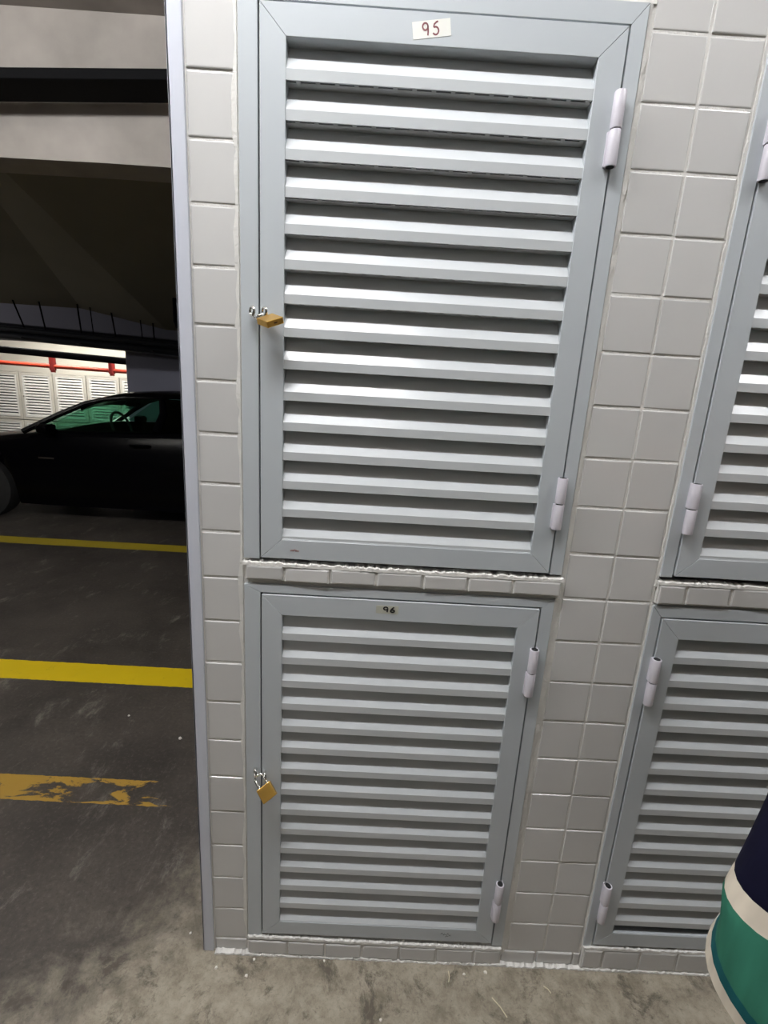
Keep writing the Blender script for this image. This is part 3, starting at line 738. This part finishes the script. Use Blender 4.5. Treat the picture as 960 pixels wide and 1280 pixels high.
pel = jv((px + .035, py, .90), (.082, .055)); wst = jv((px, py, 1.08), (.090, .045), pel); chs = jv((px, py + .002, 1.27), (.105, .070), wst)
nb = jv((px, py - .003, 1.42), (.06, .052), chs); nk = jv((px, py - .005, 1.49), .052, nb)
h1 = jv((px, py + .005, 1.555), (.062, .070), nk); h2 = jv((px, py + .015, 1.62), (.074, .088), h1); h3 = jv((px, py + .005, 1.685), (.066, .078), h2); h4 = jv((px, py, 1.725), (.035, .045), h3)
def hand(wrist, dirv, palm_n, par):
    d_ = Vector(dirv).normalized(); n_ = Vector(palm_n).normalized(); sd = d_.cross(n_).normalized(); W_ = Vector(wrist)
    pm = jv(tuple(W_ + d_ * .045), (.034, .018), par); pk = jv(tuple(W_ + d_ * .080), (.036, .015), pm)
    for k, (o_, L_) in enumerate(((-.030, .060), (-.010, .072), (.010, .068), (.029, .052))):
        b0 = W_ + d_ * .088 + sd * o_; a1 = jv(tuple(b0), .0095, pk)
        a2 = jv(tuple(b0 + d_ * L_ * .45 + n_ * .008), .0088, a1); a3 = jv(tuple(b0 + d_ * L_ * .75 + n_ * .024), .0080, a2); jv(tuple(b0 + d_ * L_ * .85 + n_ * .040), .0070, a3)
    t1 = jv(tuple(W_ + d_ * .035 - sd * .040 + n_ * .006), .011, pm); t2 = jv(tuple(W_ + d_ * .060 - sd * .058 + n_ * .016), .0100, t1); jv(tuple(W_ + d_ * .082 - sd * .060 + n_ * .026), .0085, t2)
for s_ in (-1, 1):
    sh = jv((px + s_ * .155, py - .005, 1.385), .038, nb)
    if s_ < 0: el, wr_, dv = (px + .11, py + .22, 1.30), (px + .24, py + .42, 1.42), (.35, .45, .25)
    else: el, wr_, dv = (px + .30, py + .12, 1.17), (px + .36, py + .36, 1.30), (.1, .6, .3)
    e_ = jv(el, .036, sh); mf = jv(tuple((Vector(el) * .55 + Vector(wr_) * .45)), .037, e_); w_ = jv(wr_, (.028, .021), mf)
    hand(wr_, dv, (0, .3, -1), w_)
    hp = jv((px + .045 + s_ * .070, py, .80), .058, pel); kn = jv((px + .045 + s_ * .075, py + .02, .47), .060, hp); cf = jv((px + .045 + s_ * .078, py - .005, .32), .055, kn)
    ak = jv((px + .045 + s_ * .08, py - .02, .09), .036, cf); ft = jv((px + .045 + s_ * .09, py + .07, .045), (.040, .030), ak); jv((px + .045 + s_ * .10, py + .15, .035), (.038, .022), ft)
body = skinned(V_, E_, R_, 'body', M['skin'])
body.parent = person; body.location = (-.03, .64, 0)
def ell(cx_, cy_, a, b_, z, yaw=0, n_=40, wob=0.0):
    out = []
    for k in range(n_):
        t_ = 2 * PI * k / n_; w_ = 1 + wob * math.sin(7 * t_ + 1.3) + wob * .7 * math.sin(4 * t_)
        x, y = a * w_ * math.cos(t_), b_ * w_ * math.sin(t_); out.append((cx_ + x * math.cos(yaw) - y * math.sin(yaw), cy_ + x * math.sin(yaw) + y * math.cos(yaw), z))
    return out
def shirt():
    m = MB(); zs = []
    tab = [(.958, .032, -.655, .1980, .120), (.969, .032, -.658, .1980, .120), (.989, .030, -.665, .1990, .118), (1.020, .030, -.655, .2005, .098), (1.056, .030, -.641, .2020, .078), (1.078, .036, -.638, .2000, .074), (1.163, .062, -.636, .200, .094), (1.25, .060, -.634, .195, .114), (1.33, .050, -.635, .190, .118), (1.40, .047, -.640, .172, .108), (1.44, .047, -.643, .128, .092), (1.465, .046, -.645, .075, .070), (1.475, .046, -.645, .066, .064)]
    zz = []; z = .958
    while z < 1.475: zz.append(z); z += .012
    zz += [1.475]
    def at_(z):
        for a, b_ in zip(tab, tab[1:]):
            if a[0] <= z <= b_[0]:
                f = (z - a[0]) / (b_[0] - a[0]); return [a[i] + (b_[i] - a[i]) * f for i in range(1, 5)]
        return list(tab[-1][1:])
    rings = []
    for z in zz:
        cx_, cy_, a, b_ = at_(z); rings.append(ell(cx_, cy_, a, b_, z, .04, 48, .004 * max(0, 1 - (z - .95) * 2)))
    inner = []
    for z in (1.475, 1.2, .96):
        cx_, cy_, a, b_ = at_(z); inner.append(ell(cx_, cy_, a - .004, b_ - .004, z, .04, 48, .004 * max(0, 1 - (z - .95) * 2)))
    m.loft(rings + inner + [rings[0]], caps=False)
    o = m.build('shirt', M['knit'], person, smooth=True, recalc=True); o.location = (-.03, .64, 0)
    at = o.data.attributes.new('band', 'FLOAT', 'POINT')
    for i, v_ in enumerate(o.data.vertices): at.data[i].value = max(0.0, v_.co.z - .958)
    # sleeves
    for s_, el in ((-1, (px + .085, py + .18, 1.315)), (1, (px + .26, py + .09, 1.24))):
        m = MB(); a0 = Vector((px + s_ * .115, py - .01, 1.375)); a1 = Vector((px + s_ * .16, py + .0, 1.385)); a2 = Vector(el) * .75 + a1 * .25
        m.tube([a0, a1, (a1 + a2) / 2, a2], [.060, .066, .062, .060], 20); o2 = m.build('sleeve', M['knit'], person, smooth=True); o2.location = (-.03, .64, 0)
        at = o2.data.attributes.new('band', 'FLOAT', 'POINT')
        for i, v_ in enumerate(o2.data.vertices): at.data[i].value = max(0, .36 - (v_.co - a0).length)
    m = MB(); m.loft([ell(.046, -.645, .068, .066, 1.468), ell(.046, -.643, .072, .068, 1.480), ell(.046, -.640, .060, .058, 1.505), ell(.046, -.640, .056, .054, 1.500), ell(.046, -.643, .062, .060, 1.47)], caps=False); o3 = m.build('collar', M['navy_cloth'], person, smooth=True); o3.location = (-.03, .64, 0)
shirt()
m = MB()
qx = px + .045
m.loft([ell(px + .012, py, .125, .062, 1.03), ell(qx - .01, py, .132, .080, .95), ell(qx, py, .135, .090, .86), ell(qx, py, .130, .088, .79)])
for s_ in (-1, 1): m.loft([ell(qx + s_ * .066, py, .070, .085, .86), ell(qx + s_ * .068, py + .005, .070, .080, .72), ell(qx + s_ * .073, py + .015, .065, .070, .50), ell(qx + s_ * .077, py, .060, .065, .30), ell(qx + s_ * .08, py - .015, .055, .060, .10)])
o = m.build('trousers', M['navy_cloth'], person, smooth=True); o.location = (-.03, .64, 0)
for s_ in (-1, 1):
    m = MB(); rg = []
    for yy, hw, hh in ((-.085, .026, .05), (-.07, .036, .075), (-.02, .040, .085), (.06, .045, .065), (.13, .048, .048), (.18, .042, .036), (.205, .020, .024)):
        rg.append([(px + .045 + s_ * .088 + hw * math.cos(a), py + yy, max(0.001, hh * .5 + hh * .5 * math.sin(a))) for a in [2 * PI * k / 16 for k in range(16)]])
    m.loft(rg); o = m.build('shoe', M['shoe'], person, smooth=True); o.location = (-.03, .64, 0)
m = MB(); rg = []
for z, a, b_, oy in ((1.56, .072, .050, -.045), (1.60, .084, .075, -.025), (1.66, .088, .095, -.008), (1.70, .082, .092, -.002), (1.735, .062, .072, 0), (1.755, .03, .035, 0)): rg.append(ell(px, py + oy, a, b_, z, 0, 24, .01))
m.loft(rg); o = m.build('hair', M['hair'], person, smooth=True); o.location = (-.03, .64, 0)
for s_ in (-1, 1):
    m = MB(); m.lathe([(.004, -.008), (.009, -.004), (.011, .0), (.009, .004), (.003, .006)], (px + s_ * .027, py + .0825, 1.635), 'Y', 12); o = m.build('eye', M['white'], person, smooth=True); o.location = (-.03, .64, 0)
    m = MB(); m.lathe([(.0045, .0040), (.0045, .0062), (.002, .0070)], (px + s_ * .027, py + .0825, 1.635), 'Y', 12); m.build('iris', M['hair'], o)
    m = MB(); m.loft([[(px + s_ * (.074 + .010 * f) , py - .0 + .016 * math.cos(a) * (1 - .3 * f), 1.625 + .030 * math.sin(a) * (1 - .2 * f)) for a in [2 * PI * k / 12 for k in range(12)]] for f in (0, 1)]); o = m.build('ear', M['skin'], person, smooth=True); o.location = (-.03, .64, 0)
m = MB(); m.loft([[(px + w_ * math.cos(a), y_ + d2 * math.sin(a), z_) for a in [2 * PI * k / 10 for k in range(10)]] for w_, d2, y_, z_ in ((.006, .007, py + .084, 1.650), (.009, .012, py + .088, 1.622), (.014, .015, py + .090, 1.604), (.010, .008, py + .084, 1.594))]); o = m.build('nose', M['skin'], person, smooth=True); o.location = (-.03, .64, 0)
m = MB(); m.tube([(px - .022, py + .080, 1.568), (px, py + .090, 1.570), (px + .022, py + .080, 1.568)], [.003, .006, .003], 8); o = m.build('mouth', mat('lips', (.40, .16, .13), .5), person, smooth=True); o.location = (-.03, .64, 0)

# ------------------------------------------------------------------ crumbs on the floor
def chip(x, y, s_, label, name='plaster_chip', grp='white plaster chips on the floor'):
    m = MB(); n_ = random.randint(5, 7); ring = [(x + s_ * random.uniform(.6, 1) * math.cos(2 * PI * k / n_), y + s_ * random.uniform(.5, 1) * math.sin(2 * PI * k / n_), 0.0) for k in range(n_)]
    topr = [(x + (a - x) * .7, y + (b_ - y) * .7, s_ * .5) for a, b_, c_ in ring]
    m.loft([ring, topr]); return tag(m.build(name, M['chip']), label, 'debris', grp)
chips = [(-.885, -.045, .0055, 'white plaster chip on the floor by the tiled corner'), (-.800, -.060, .0055, 'white plaster chip on the floor left of the lower locker'), (-.445, -.140, .0050, 'white pointed plaster chip on the floor below locker 96'), (-.790, -.022, .0045, 'tiny white plaster chip at the foot of the left pier'), (-.845, -.010, .0050, 'small plaster chip touching the corner plinth'),
         (-.60, -.018, .0045, 'plaster crumb under the plinth below locker 96'), (-.22, -.035, .0050, 'plaster crumb right below the lower hinge of locker 96'), (-.16, -.028, .0060, 'plaster crumb at the foot of the two-tile pier'), (-.985, .035, .0045, 'plaster crumb on the floor just left of the metal corner strip'), (-1.33, .80, .009, 'pale crumb between the two nearer yellow lines'), (-1.62, .93, .007, 'pale crumb left between the two nearer yellow lines')]
for x, y, s_, l in chips: chip(x, y, s_, l)
for (xa, ya, xb_, yb_, l) in ((-.155, -.085, -.125, -.125, 'pale straw on the floor below the two-tile pier'), (-.262, -.03, -.264, -.055, 'short pale straw on the floor near the lower hinge'), (-.01, -.055, .005, -.07, 'short straw on the floor below the right plinth')):
    m = MB(); m.tube([(xa, ya, .0015), ((xa + xb_) / 2 + .002, (ya + yb_) / 2, .003), (xb_, yb_, .0015)], .0013, 6); tag(m.build('straw', M['straw']), l, 'debris', 'bits of straw on the floor')
